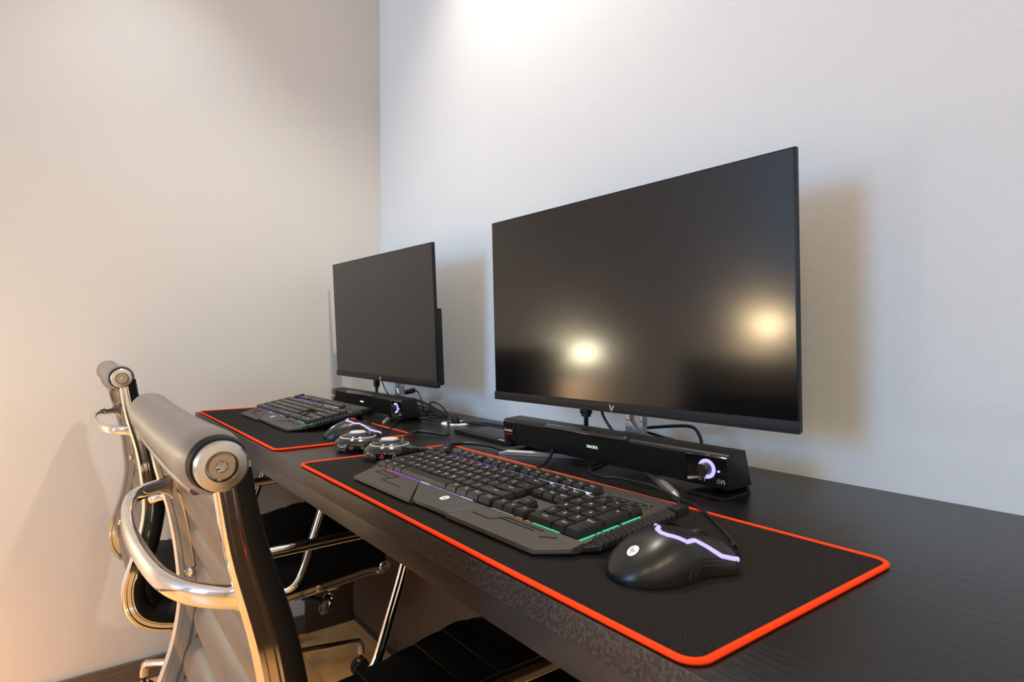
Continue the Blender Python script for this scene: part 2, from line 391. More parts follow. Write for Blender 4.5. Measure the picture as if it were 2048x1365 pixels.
def make_keyboard():
    t = empty('keyboard')
    # deck
    b = MB()
    out = [(-0.012, 0.0), (-0.012, 0.135), (-0.004, 0.148), (0.395, 0.148), (0.43, 0.146), (0.437, 0.0)][::-1]
    b.prism(out, 0.0012, DK); b.obj('deck', m_kbody, t, bevel=0.0015)
    # wrist rest: three facetted pieces
    def facet(name, top, front, z_back, z_front, m):
        b = MB(); n = len(top)
        # top: list of back-edge points, front: front-edge points (same count)
        vs = [(x, y, z_back) for x, y in top] + [(x, y, z_front) for x, y in front] + [(x, y - 0.0015, 0.0035) for x, y in front] + [(x, y + 0.004, 0.0008) for x, y in front] + [(x, y, 0.0008) for x, y in top]
        fs = []
        for r in range(4):
            for i in range(n - 1): fs.append((r * n + i, (r + 1) * n + i, (r + 1) * n + i + 1, r * n + i + 1))
        for i in range(n - 1): fs.append((i, i + 1, 4 * n + i + 1, 4 * n + i))
        fs.append((0, 4 * n, 3 * n, 2 * n, n)); fs.append((n - 1, 2 * n - 1, 3 * n - 1, 4 * n - 1, 5 * n - 1))
        b.add(vs, fs); return b.obj(name, m, t, bevel=0.0006, bseg=2, smooth=False)
    facet('wrist_rest', [(-0.002, -0.0012), (0.128, -0.0012)], [(0.018, -0.046), (0.184, -0.046)], 0.0094, 0.0070, m_kbody)
    c = facet('center_rest', [(0.1288, -0.0012), (0.200, -0.0012), (0.280, -0.0012)], [(0.1845, -0.0415), (0.250, -0.0405), (0.2615, -0.0405)], 0.0096, 0.0076, m_kcent)
    facet('wrist_rest', [(0.2808, -0.0012), (0.408, -0.0012), (0.438, -0.0012)], [(0.2630, -0.043), (0.412, -0.0415), (0.437, -0.016)], 0.0096, 0.0076, m_kbody)
    # engraved lines on the rests (thin dark inlays)
    def zr(y): return 0.01 + (y + 0.0012) / 0.0436 * 0.0026 + 0.0003
    b = MB()
    def line(pts, w=0.0004):
        for (x0, y0), (x1, y1) in zip(pts[:-1], pts[1:]):
            a = Vector((x0, y0, 0)); c_ = Vector((x1, y1, 0)); d = (c_ - a).normalized(); n = Vector((-d.y, d.x, 0)) * w * 0.5
            q = [a - n, c_ - n, c_ + n, a + n]
            b.add([(p.x, p.y, zr(p.y) - 0.0003) for p in q] + [(p.x, p.y, zr(p.y) + 0.00045) for p in q], [(4, 5, 6, 7), (0, 1, 5, 4), (1, 2, 6, 5), (2, 3, 7, 6), (3, 0, 4, 7)])
    line([(0.038, -0.006), (0.028, -0.017), (0.072, -0.017)]); line([(0.040, -0.009), (0.086, -0.009), (0.072, -0.030), (0.13, -0.030)])
    line([(0.285, -0.022), (0.318, -0.022), (0.330, -0.0085), (0.390, -0.0085)]); line([(0.322, -0.0135), (0.380, -0.0135)])
    line([(0.395, -0.020), (0.412, -0.011)])
    eg = b.obj('engraved_line', m_engrave, t, smooth=False); eg['kind'] = 'stuff'
    # logo disc
    b = MB(); vs = []
    b.lathe([(0.0, 0.0), (0.0062, 0.0), (0.0062, 0.0004), (0.0, 0.0004)], c=(0, 0, 0), seg=28, caps=False); b.mi = 1
    for dx in (-0.0026, 0.0008):
        for k in (0, 0.0014):
            b.add([(dx + k, -0.002 if dx < 0 else -0.0035, 0.0005), (dx + k + 0.0006, -0.002 if dx < 0 else -0.0035, 0.0005), (dx + k + 0.0018, 0.0035 if (dx < 0 and k == 0) else 0.0012, 0.0005), (dx + k + 0.0012, 0.0035 if (dx < 0 and k == 0) else 0.0012, 0.0005)], [(0, 1, 2, 3)])
    lg = b.obj('logo_badge', [m_logo, m_bezel], t); lg.location = (0.218, -0.017, 0.0093); lg.rotation_euler = (math.radians(3.2), 0, 0)
    # side grips with slanted ribs
    for side in (1, -1):
        x0 = 0.4375 if side > 0 else -0.0125
        b = MB()
        oz = 0.0015
        xo = x0 + side * 0.0125
        pts = [(x0, -0.004), (x0 + side * 0.004, -0.004), (xo, 0.008), (xo, 0.122), (x0 + side * 0.008, 0.134), (x0, 0.136)]
        if side < 0: pts = pts[::-1]
        b.prism(pts, oz, 0.0062)
        b.obj('side_wing', m_grip, t, bevel=0.001, smooth=False)
        b = MB(); N = 15
        for k in range(N):
            ya = 0.006 + k * 0.0075; yb = ya + 0.0070
            sec = [(ya, 0.0058), (yb, 0.0058), (yb - 0.0008, 0.0128), (ya + 0.0030, 0.0104)]
            n = 4; xa, xb = x0 + side * 0.0012, xo + side * 0.0012
            dz = -0.0035
            b.add([(xa, y_, z_) for y_, z_ in sec] + [(xb, y_ + 0.0, z_ + (dz if z_ > 0.006 else -0.003)) for y_, z_ in sec],
                  [(3, 2, 1, 0), (4, 5, 6, 7)] + [(i, (i + 1) % 4, 4 + (i + 1) % 4, 4 + i) for i in range(4)])
        g = b.obj('grip_rib', m_grip, t, smooth=False); g['kind'] = 'stuff'
        b = MB(); ya, yb = 0.120, 0.140
        xs = sorted((x0, xo + side * 0.0015))
        b.box(xs[0], xs[1], ya, yb, 0.002, 0.0125); b.obj('corner_block', m_grip, t, bevel=0.0022)
    # light strips
    def strip(x0, x1, y0, y1, m, z=DK + 0.0004):
        b = MB(); b.box(x0, x1, y0, y1, DK - 0.0008, z); b.obj('light_strip', m, t, smooth=False)
    for x0, x1, m in [(0.012, 0.026, g_redl), (0.030, 0.046, g_magenta), (0.048, 0.082, g_purple), (0.084, 0.128, g_violet2), (0.130, 0.152, g_white), (0.155, 0.225, g_blue2), (0.227, 0.252, g_white2), (0.292, 0.330, g_pale), (0.335, 0.345, g_orange), (0.352, 0.358, g_orange), (0.362, 0.402, g_green)]:
        strip(x0, x1, -0.0011, 0.0008, m, DK + 0.0017)
    for x0, x1, m in [(0.045, 0.085, g_purple), (0.09, 0.11, g_magenta), (0.112, 0.16, g_violet2), (0.17, 0.24, g_blue2), (0.25, 0.30, g_white2), (0.305, 0.345, g_white)]:
        strip(x0, x1, 5 * U + 0.0058, 5 * U + 0.0083, m, DK + 0.0046)
    for y0, y1 in [(0.001, 0.022), (0.025, 0.030), (0.033, 0.055), (0.060, 0.088)]:
        strip(0.4279, 0.4300, y0, y1, g_green)
    # indicator panel
    b = MB(); b.box(0.352, 0.418, YR[5] + 0.007, YR[5] + 0.020, DK - 0.0004, DK + 0.0003); ip = b.obj('indicator_panel', m_bezel, t, smooth=False)
    b = MB()
    for (xa, ya), (xc, yc) in zip([(0.352, 0.013), (0.358, 0.020), (0.410, 0.020), (0.418, 0.013), (0.412, 0.007), (0.360, 0.007)], [(0.358, 0.020), (0.410, 0.020), (0.418, 0.013), (0.412, 0.007), (0.360, 0.007), (0.352, 0.013)]):
        b.tube([(xa, YR[5] + ya, DK + 0.0004), (xc, YR[5] + yc, DK + 0.0004)], 0.0005, seg=5, smooth=False)
    for k in range(4): b.box(0.366 + k * 0.012, 0.371 + k * 0.012, YR[5] + 0.0125, YR[5] + 0.0142, DK, DK + 0.0006)
    b.obj('indicator_frame', m_bluegrey, ip, smooth=False)
    # keys
    cache = {}
    for (x, y, w, h, txt) in KEYS:
        kk = (w, h, txt)
        if kk not in cache:
            b = MB(); W_, H_ = w * U - 0.0012, h * U - 0.0012
            def ring(ix, iy0, iy1, z): return [(ix, iy0, z), (W_ - ix, iy0, z), (W_ - ix, H_ - iy1, z), (ix, H_ - iy1, z)]
            zt = KT
            R = [ring(0.0, 0.0, 0.0, DK + 0.0008), ring(0.0001, 0.0002, 0.0001, DK + 0.0030), ring(0.0013, 0.0022, 0.0008, zt - 0.0007), ring(0.0018, 0.0029, 0.0012, zt - 0.0001)]
            b.loft([[Vector(p) for p in r_] for r_ in R], caps=False)
            # dished top: raised side lips, lower centre line
            ix, iy0, iy1 = 0.0018, 0.0029, 0.0012
            xs = [ix, W_ / 2, W_ - ix]; q = len(b.v)
            top = [(xs[0], iy0, zt - 0.0001), (xs[2], iy0, zt - 0.0001), (xs[2], H_ - iy1, zt - 0.0001), (xs[0], H_ - iy1, zt - 0.0001), (xs[1], iy0, zt - 0.0010), (xs[1], H_ - iy1, zt - 0.0010)]
            b.add(top, [(0, 4, 5, 3), (4, 1, 2, 5)])
            if txt:
                b.mi = 1; sz = 0.0066 if len(txt) == 1 else 0.0046
                vs, fs = text_mesh(txt, sz, 0.0, 1)
                cx, cy = W_ / 2 - (0.0012 if w < 1.3 else 0), H_ - 0.0075
                b.add([(vx + cx, vy + cy, zt - 0.00062 + abs(vx + cx - W_ / 2) / (W_ / 2) * 0.0008) for vx, vy, vz in vs], fs); b.mi = 0
            me = b.obj('key', [m_key, m_legend], t, smooth=False)
            cache[kk] = me.data; o = me
        else:
            o = bpy.data.objects.new('key', cache[kk]); COL.objects.link(o); o.parent = t
        o.location = (x * U + 0.0006, y + 0.0006, 0)
    return t
m_engrave = mat('engraving', (0.014, 0.013, 0.012), 0.6)
g_violet2 = glow('led_violet_soft', (0.22, 0.09, 0.85), 0.9)
g_blue2 = glow('led_blue_soft', (0.22, 0.22, 0.75), 0.75)
g_white2 = glow('led_white_soft', (0.45, 0.52, 0.85), 1.0)
g_pale = glow('led_pale', (0.28, 0.33, 0.5), 0.6)
m_bluegrey = mat('indicator_print', (0.10, 0.13, 0.16), 0.5)
kb1 = make_keyboard()
def feet(kb, tilt, off=0.04):
    zb = 0.146 * math.sin(tilt)
    for x in (0.03, 0.38):
        b = MB(); L_ = zb + off * math.sin(tilt) - 0.0002
        b.box(x, x + 0.03, 0.128, 0.134, -L_ * 1.0 / math.cos(tilt) + 0.0022, 0.003)
        b.obj('riser_foot', m_black, kb, bevel=0.0005)
kb2 = copy_tree(kb1)
T1, T2 = math.radians(4.2), math.radians(10.5)
kb1.rotation_euler = (T1, 0, math.radians(1.1)); kb2.rotation_euler = (T2, 0, math.radians(0.3))
kb1.location = (1.085, -0.499, PZ + 0.041 * math.sin(T1)); kb2.location = (0.170, -0.447, PZ + 0.041 * math.sin(T2))
feet(kb1, T1); feet(kb2, T2)
tag(kb1, 'black gaming keyboard with glowing key gaps on the nearer desk pad', 'keyboard', 'backlit gaming keyboards')
tag(kb2, 'black gaming keyboard with raised rear feet on the farther desk pad', 'keyboard', 'backlit gaming keyboards')
b = MB(); b.tube([(1.262, -0.345, PZ + 0.014), (1.231, -0.300, 0.735), (1.207, -0.268, 0.737), (1.169, -0.229, 0.737), (1.13, -0.19, 0.739), (1.11, -0.12, 0.730), (1.04, -0.09, 0.724), (0.80, -0.085, 0.724), (0.69, -0.105, 0.726)], 0.0026)
o = b.obj('keyboard_cable', m_rubber, None)
def world_child(o, parent):
    bpy.context.view_layer.update()
    o.parent = parent; o.matrix_parent_inverse = parent.matrix_world.inverted()
world_child(o, kb1)

# ------------------------------------------------------------------ mice
def make_mouse():
    t = empty('computer_mouse')
    L_ = 0.114
    def hgt(s):   # s 0 rear .. 1 nose
        H = 0.0355
        if s < 0.50: return 0.0035 + (H - 0.0035) * (max(0.0, 1 - ((0.50 - s) / 0.50) ** 1.9)) ** 0.85
        f = (s - 0.50) / 0.50
        h = H - 0.0195 * f ** 1.45
        return h if s < 0.94 else h * (1 - 0.45 * ((s - 0.94) / 0.06) ** 2)
    def wid(s, side):
        W_ = 0.0345
        if s < 0.40: base = W_ * max(0.002, 1 - ((0.40 - s) / 0.40) ** 2.6) ** 0.5
        else: base = W_ * (1 - 0.13 * ((s - 0.40) / 0.60) ** 1.5)
        if s > 0.90: base *= 1 - 0.35 * ((s - 0.90) / 0.10) ** 2
        base *= (1 - (0.16 if side > 0 else 0.10) * math.exp(-((s - 0.66) / 0.15) ** 2))
        return base
    NS, NT = 40, 28
    def surf(s, th, off=0.0):   # th 0 = right(+x), pi = left
        h = hgt(s); side = 1 if math.cos(th) > 0 else -1; w = wid(s, side)
        e = 0.78
        cx = math.copysign(abs(math.cos(th)) ** e, math.cos(th)); cz = abs(math.sin(th)) ** e
        flare = 1.0
        x = (w + off) * cx * flare; z = 0.002 + (h + off) * cz
        return Vector((x, -L_ / 2 + s * L_, z))
    b = MB(); rings = []
    for i in range(NS + 1):
        s_ = i / NS; s_ = 0.5 - 0.5 * math.cos(PI * s_) 
        s_ = 0.0005 + 0.9994 * s_
        ring = [surf(s_, PI * k / (NT)) for k in range(NT + 1)]
        ring += [Vector((ring[-1].x * 0.95, ring[-1].y, 0.0016)), Vector((ring[0].x * 0.95, ring[0].y, 0.0016))]
        rings.append(ring)
    b.loft(rings); b.obj('shell', m_mouse, t)
    b = MB(); pts = [(surf(0.03 + 0.94 * i / 20, 0).x * 0.93, surf(0.03 + 0.94 * i / 20, 0).y) for i in range(21)] + [(surf(0.03 + 0.94 * i / 20, PI).x * 0.93, surf(0.03 + 0.94 * i / 20, 0).y) for i in range(20, -1, -1)]
    b.prism(pts, 0.0, 0.0017); b.obj('base', m_black, t)
    # light stripes both sides
    for side in (1, -1):
        def th(d): return math.radians(d) if side > 0 else PI - math.radians(d)
        path = ([(0.445, 95), (0.41, 92), (0.395, 84), (0.415, 74)] if side > 0 else [(0.50, 60)]) + [(0.52, 52), (0.61, 55), (0.70, 44), (0.795, 30), (0.985, 27)]
        P = []
        for (s0, a0), (s1, a1) in zip(path[:-1], path[1:]):
            for k in range(5): P.append(surf(s0 + (s1 - s0) * k / 5, th(a0 + (a1 - a0) * k / 5), 0.0))
        P.append(surf(path[-1][0], th(path[-1][1]), 0.0))
        b = MB(); b.tube(P, 0.0019, seg=8, smooth=False); b.obj('light_stripe', g_violet, t)
        # thumb grip grooves
        b = MB()
        for q in range(3):
            P = [surf(s_, th(a_), 0.0002) for s_, a_ in [(0.47 + q * 0.03, 3), (0.50 + q * 0.03, 12 - q * 2), (0.58 + q * 0.02, 22 - q * 5), (0.75, 24 - q * 6), (0.93, 20 - q * 5)]]
            b.tube(P, 0.0007, seg=6)
        b.obj('side_grip', m_blkrub, t)
    # button split + wheel
    b = MB(); b.tube([surf(s_, PI / 2, 0.0) for s_ in (0.56, 0.62, 0.68)], 0.0005, seg=6); b.tube([surf(s_, PI / 2, 0.0) for s_ in (0.86, 0.92, 0.97)], 0.0005, seg=6); b.obj('button_seam', m_dark, t)
    c = surf(0.77, PI / 2); b = MB(); b.lathe([(0.007, -0.0035), (0.0095, -0.003), (0.0095, 0.003), (0.007, 0.0035)], c=(0, c.y, c.z - 0.0065), axis='x', seg=24); b.obj('scroll_wheel', m_blkrub, t)
    # round logo
    p0 = surf(0.16, PI / 2 - 0.10); pa = surf(0.135, PI / 2); pb = surf(0.185, PI / 2)
    b = MB(); b.lathe([(0.0, 0.0), (0.0058, 0.0), (0.0055, 0.0005), (0.0, 0.0005)], seg=32, caps=False); b.mi = 1
    for x0, y0, y1 in ((-0.0026, -0.0014, 0.0038), (-0.0010, -0.0014, 0.0010), (0.0006, -0.0038, 0.0012), (0.0022, -0.0012, 0.0012)):
        b.add([(x0 + y0 * 0.33, y0, 0.00062), (x0 + 0.0006 + y0 * 0.33, y0, 0.00062), (x0 + 0.0006 + y1 * 0.33, y1, 0.00062), (x0 + y1 * 0.33, y1, 0.00062)], [(0, 1, 2, 3)])
    lg = b.obj('logo_badge', [m_logo, m_bezel], t)
    tilt = math.atan2(pb.z - pa.z, pb.y - pa.y); lg.location = p0 + Vector((0, 0, 0.0002)); lg.rotation_euler = (tilt, 0, 0)
    return t
m_blkrub = mat('black_rubber', (0.006, 0.006, 0.006), 0.55)
ms1 = make_mouse(); ms2 = copy_tree(ms1)
ms1.location = (1.594, -0.460, PZ); ms1.rotation_euler = (0, 0, math.radians(-16))
ms2.location = (0.735, -0.400, PZ); ms2.rotation_euler = (0, 0, math.radians(-16))
tag(ms1, 'black computer mouse with violet light stripe right of the nearer keyboard', 'computer mouse', 'black mice with violet light stripes')
tag(ms2, 'black computer mouse with violet light stripe right of the farther keyboard', 'computer mouse', 'black mice with violet light stripes')
b = MB(); b.tube([(1.612, -0.393, 0.738), (1.600, -0.370, 0.728), (1.554, -0.328, 0.727), (1.495, -0.285, 0.728), (1.452, -0.262, 0.724), (1.395, -0.238, 0.7235), (1.376, -0.239, 0.725), (1.325, -0.235, 0.723), (1.300, -0.245, 0.722), (1.262, -0.233, 0.722), (1.240, -0.205, 0.723), (1.225, -0.16, 0.7225), (1.15, -0.105, 0.7225), (0.9, -0.075, 0.7225), (0.70, -0.10, 0.7235)], 0.0017, seg=8)
o = b.obj('mouse_cable', m_rubber); world_child(o, ms1)
b = MB(); b.tube([(0.752, -0.340, 0.737), (0.742, -0.325, 0.733), (0.700, -0.300, 0.727), (0.640, -0.262, 0.7262), (0.585, -0.225, 0.726), (0.560, -0.185, 0.728), (0.585, -0.155, 0.725), (0.627, -0.140, 0.724), (0.640, -0.122, 0.730), (0.660, -0.115, 0.730), (0.672, -0.11, 0.722)], 0.0017, seg=8)
o = b.obj('mouse_cable', m_rubber); world_child(o, ms2)

# ------------------------------------------------------------------ round USB audio hubs
def make_hub():
    t = empty('desk_hub')
    b = MB(); b.lathe([(0.0, 0.0), (0.0325, 0.0), (0.034, 0.0012), (0.034, 0.003)], seg=48, caps=False); b.obj('base', m_blkrub, t)
    b = MB(); b.lathe([(0.0335, 0.0022), (0.0375, 0.0035), (0.0415, 0.008), (0.0425, 0.0125), (0.0425, 0.0145), (0.0412, 0.0175), (0.0375, 0.0215), (0.0325, 0.0248)], seg=64, caps=False); b.obj('body', m_hub, t)
    b = MB(); b.lathe([(0.0328, 0.0243), (0.0326, 0.0256), (0.0314, 0.0260), (0.0312, 0.0252)], seg=64, caps=False); b.obj('silver_line', m_button, t)
    b = MB(); b.lathe([(0.0315, 0.0252), (0.029, 0.0278), (0.024, 0.0300), (0.018, 0.0308), (0.0, 0.0310)], seg=64, caps=False); b.obj('dome', m_hub, t)
    b = MB(); b.lathe([(0.0185, 0.0302), (0.0185, 0.0322), (0.0165, 0.0328), (0.0145, 0.0322)], seg=48, caps=False); b.obj('button_ring', m_ringblue, t)
    b = MB(); b.lathe([(0.0148, 0.0315), (0.0143, 0.0338), (0.0110, 0.0350), (0.0, 0.0354)], seg=48, caps=False); bt = b.obj('button', m_button, t)
    b = MB(); b.lathe([(0.0, 0.0300), (0.0030, 0.0300), (0.0028, 0.0335), (0.0, 0.0342)], c=(0.022 * math.cos(1.0), 0.022 * math.sin(1.0), 0), seg=16, caps=False); b.obj('small_button', m_metalport, t)
    def radial(deg, fn, name, m):
        b = MB(); fn(b); o = b.obj(name, m, t, smooth=False)
        o.rotation_euler = (0, 0, math.radians(deg)); return o
    def usb(b):
        b.box(0.0395, 0.0428, -0.0070, 0.0070, 0.0065, 0.0070); b.box(0.0395, 0.0428, -0.0070, 0.0070, 0.0125, 0.0130)
        b.box(0.0395, 0.0428, -0.0070, -0.0065, 0.0070, 0.0125); b.box(0.0395, 0.0428, 0.0065, 0.0070, 0.0070, 0.0125)
        b.box(0.0395, 0.0426, -0.0058, 0.0058, 0.0105, 0.0118)
    for d in (-66, -92): 
        radial(d, usb, 'usb_port', m_metalport)
    def jack(b):
        n = 20; R = []
        for (r, x) in ((0.0018, 0.041), (0.0018, 0.0432), (0.0031, 0.0432), (0.0031, 0.041)):
            R.append([(x, r * math.cos(2 * PI * i / n), 0.0105 + r * math.sin(2 * PI * i / n)) for i in range(n)])
        b.loft(R, False)
    radial(-42, jack, 'audio_jack', m_pink); radial(-15, jack, 'audio_jack', m_green)
    # cable neck with ribs
    b = MB(); prof = [(0.0065, 0.030), (0.0062, 0.046), (0.0040, 0.048), (0.0055, 0.050), (0.0055, 0.052), (0.0038, 0.053), (0.0052, 0.055), (0.0052, 0.057), (0.0036, 0.058), (0.0048, 0.060), (0.0048, 0.062), (0.0032, 0.064)]
    b.lathe(prof, c=(0, 0, 0.0125), axis='x', seg=20); o = b.obj('strain_relief', m_rubber, t); o.rotation_euler = (0, 0, math.radians(62))
    # tapered shoulder towards the cable
    b = MB(); R = []
    for x, w, h, z in ((0.022, 0.032, 0.010, 0.0125), (0.034, 0.025, 0.0095, 0.0125), (0.043, 0.014, 0.0075, 0.0125), (0.049, 0.0062, 0.0058, 0.0125)):
        R.append([(x, w * math.cos(2 * PI * k / 24), z + h * math.sin(2 * PI * k / 24)) for k in range(24)])
    b.loft(R); o = b.obj('shoulder', m_hub, t); o.rotation_euler = (0, 0, math.radians(62))
    return t
m_button = mat('button_silver', (0.62, 0.60, 0.57), 0.3)
m_ringblue = mat('ring_bluegrey', (0.16, 0.22, 0.32), 0.25, metal=0.5)
h1 = make_hub(); h2 = copy_tree(h1)
h1.location = (0.989, -0.436, PZ + 0.0005); h2.location = (0.858, -0.438, DZ + 0.0003)
h2.rotation_euler = (0, 0, math.radians(4))
tag(h1, 'round glossy black desk hub touching the nearer keyboard at its left corner', 'usb hub', 'round glossy black desk hubs')
tag(h2, 'round glossy black desk hub on bare desktop behind the farther pad corner and mouse', 'usb hub', 'round glossy black desk hubs')
b = MB(); b.tube([(1.019, -0.380, 0.737), (1.024, -0.368, 0.736), (1.000, -0.335, 0.732), (0.968, -0.315, 0.729), (0.957, -0.278, 0.728), (0.972, -0.255, 0.727), (1.007, -0.243, 0.7265), (1.045, -0.240, 0.7245), (1.066, -0.220, 0.7245), (1.058, -0.150, 0.7245), (0.95, -0.075, 0.7245), (0.75, -0.07, 0.7245), (0.69, -0.10, 0.726)], 0.0032)
o = b.obj('hub_cable', m_rubber); world_child(o, h1)
b = MB(); b.tube([(0.884, -0.380, 0.733), (0.886, -0.366, 0.732), (0.830, -0.325, 0.731), (0.778, -0.275, 0.729), (0.793, -0.250, 0.726), (0.828, -0.238, 0.7245), (0.832, -0.228, 0.727), (0.795, -0.205, 0.733), (0.743, -0.175, 0.742), (0.718, -0.150, 0.747), (0.700, -0.128, 0.742), (0.686, -0.112, 0.724)], 0.0033)
o = b.obj('hub_cable', m_rubber); world_child(o, h2)

# ------------------------------------------------------------------ soundbars
SL = 0.467
def make_soundbar():
    t = empty('soundbar')
    # local: x 0..SL, y 0 front .. back positive, z from desk
    body = [(0.003, 0.0130), (0.0005, 0.0535), (0.004, 0.0575), (0.040, 0.0600), (0.0545, 0.0125)]
    b = MB(); b.xprism(body, 0.0, SL); b.obj('body', m_black, t, bevel=0.0015)
    b = MB(); b.xprism([(0.0020, 0.0145), (-0.0006, 0.0525), (0.003, 0.0525), (0.0045, 0.0145)], 0.036, SL - 0.062)
    gp = b.obj('grille', m_grille, t, smooth=False)
    b = MB()
    for k in range(20):
        z = 0.0155 + k * 0.00185; y_ = 0.0016 - 0.0022 * (z - 0.019) / 0.0335
        b.box(0.037, SL - 0.063, y_ - 0.0005, y_ + 0.0005, z, z + 0.0008)
    r = b.obj('grille_rib', m_grille, t, smooth=False); r['kind'] = 'stuff'
    for x0, x1, nm in ((0.001, 0.0355, 'left_panel'), (SL - 0.0615, SL - 0.001, 'control_panel')):
        b = MB(); b.xprism([(0.0021, 0.0138), (-0.0010, 0.0530), (0.003, 0.0555), (0.005, 0.0138)], x0, x1)
        o = b.obj(nm, m_gloss, t, bevel=0.0008)
        if nm == 'left_panel': lp = o
        else: cp = o
    b = MB(); b.xprism([(-0.0016, 0.0525), (-0.0016, 0.0550), (0.002, 0.0592), (0.007, 0.0598), (0.007, 0.0560), (0.002, 0.0525)], 0.118, 0.302)
    b.obj('top_trim', m_gloss, t, bevel=0.0006)
    def front_text(txt, size, x, z, m, par, th=0.0002):
        vs, fs = text_mesh(txt, size, th)
        b = MB(); b.add([(vx, -vz, vy) for vx, vy, vz in vs], fs); o = b.obj('lettering', m, par, smooth=False)
        o.location = (x, -0.0014 + 0.0022 * (0.045 - z) / 0.0335 - 0.0004, z); o.rotation_euler = (math.radians(4), 0, 0); return o
    front_text('SoundBar', 0.0062, 0.0175, 0.0375, m_logo, lp)
    b = MB(); b.box(0.002, 0.030, -0.0012, 0.0002, 0.0295, 0.0315); b.obj('red_print', m_red, lp, smooth=False)
    front_text('HACK', 0.0065, 0.2290, 0.036, g_hack, gp); front_text('ER', 0.0065, 0.2408, 0.036, g_hackg, gp)
    # volume knob, light ring
    kx, kz = SL - 0.030, 0.0365; ky = -0.0006
    b = MB(); b.lathe([(0.0078, 0.0), (0.0078, -0.010), (0.0070, -0.011), (0.0, -0.011)], c=(kx, ky, kz), axis='y', seg=32, caps=False); b.obj('volume_knob', m_blkmetal, cp)
    b = MB(); n = 40; a0, a1 = math.radians(160), math.radians(-95)
    R = []
    for i in range(n + 1):
        a = a0 + (a1 - a0) * i / n; c_, s_ = math.cos(a), math.sin(a)
        R.append([(kx + r_ * c_, y_, kz + r_ * s_) for r_, y_ in ((0.0082, ky - 0.0006), (0.0126, ky - 0.0006), (0.0126, ky + 0.0008), (0.0082, ky + 0.0008))])
    b.loft(R); b.obj('light_ring', g_violet, cp, smooth=False)
    b = MB(); b.lathe([(0.0, -0.0009), (0.0014, -0.0009), (0.0014, 0.0006)], c=(kx + 0.0175, ky, kz - 0.001), axis='y', seg=14, caps=False); b.obj('led', g_violet, cp)
    for dx in (-0.010, 0.017):
        b = MB(); b.lathe([(0.0015, 0.001), (0.0015, -0.0010), (0.0028, -0.0010), (0.0028, 0.001)], c=(kx + dx, 0.0006, 0.0228), axis='y', seg=20, caps=False); b.obj('jack', m_brass, cp)
    # microphone and headphone marks
    b = MB(); b.box(kx - 0.0042, kx - 0.0026, -0.0006, 0.0004, 0.0222, 0.0252); b.box(kx - 0.0042, kx - 0.0026, -0.0006, 0.0004, 0.0205, 0.0212)
    b.tube([(kx + 0.0215, -0.0004, 0.0205), (kx + 0.0218, -0.0004, 0.0235), (kx + 0.0236, -0.0004, 0.0250), (kx + 0.0254, -0.0004, 0.0235), (kx + 0.0257, -0.0004, 0.0205)], 0.0004, seg=5)
    b.obj('symbol', m_logo, cp, smooth=False)
    # bracket feet
    for x0, x1 in ((0.004, 0.060), (SL - 0.058, SL - 0.003)):
        b = MB(); b.xprism([(-0.004, 0.0), (-0.004, 0.0035), (0.050, 0.0035), (0.046, 0.014), (0.050, 0.0140), (0.057, 0.0035), (0.057, 0.0)], x0, x1)
        b.obj('foot', m_black, t, bevel=0.0008)
    return t
m_blkmetal = mat('knob_metal', (0.05, 0.05, 0.05), 0.3, metal=0.6)
sb1 = make_soundbar(); sb2 = copy_tree(sb1)
sb1.location = (1.021, -0.222, DZ + 0.0002); sb1.rotation_euler = (0, 0, math.radians(0.9))
sb2.location = (0.128, -0.222, DZ + 0.0002); sb2.rotation_euler = (0, 0, math.radians(0.4))
tag(sb1, 'black soundbar speaker with lettering below the nearer, right-hand monitor', 'soundbar', 'black soundbar speakers')
tag(sb2, 'black soundbar speaker below the farther monitor by the room corner', 'soundbar', 'black soundbar speakers')

# ------------------------------------------------------------------ monitors
MW, MH = 0.612, 0.352
def make_monitor():
    t = empty('monitor')
    body = empty('display_unit'); body.parent = t
    hw, hh = MW / 2, MH / 2; ch = 0.0158
    # local of body: x right, z up, y back; front plane y=0
    b = MB(); b.box(-hw, hw, 0.0006, 0.0085, -hh + 0.001, hh); b.obj('bezel', m_bezel, body, bevel=0.0009)
    b = MB(); b.box(-hw + 0.0026, hw - 0.0026, 0.0002, 0.0012, -hh + ch + 0.0005, hh - 0.0026); b.obj('screen', m_screen, body, smooth=False)
    b = MB(); b.box(-hw - 0.0003, hw + 0.0003, -0.0022, 0.0030, -hh, -hh + ch); b.obj('chin', m_chin, body, bevel=0.0008)
    b = MB(); b.box(-hw * 0.93, hw * 0.955, 0.0082, 0.030, -hh + 0.004, hh * 0.10)
    b.obj('rear_housing', m_black, body, bevel=0.004)
    b = MB()
    for s_ in (1, -1):
        pts = [(0.0003, -0.0034), (0.0010, -0.0036), (0.0034, 0.0012), (0.0040, 0.0036), (0.0020, 0.0020)]
        pts = [(x * s_ if s_ > 0 else -x * 0.85, z if s_ > 0 else z * 1.15) for x, z in pts]
        n = len(pts); b.add([(x, -0.0027, z) for x, z in pts] + [(x, -0.0018, z) for x, z in pts], [tuple(range(n)), tuple(range(2 * n - 1, n - 1, -1))] + [(i, (i + 1) % n, n + (i + 1) % n, n + i) for i in range(n)])
    o = b.obj('logo', m_logo, body, smooth=False); o.location = (0.004, 0, -hh + ch / 2); o.scale = (1.25, 1, 1.25)
    return t, body
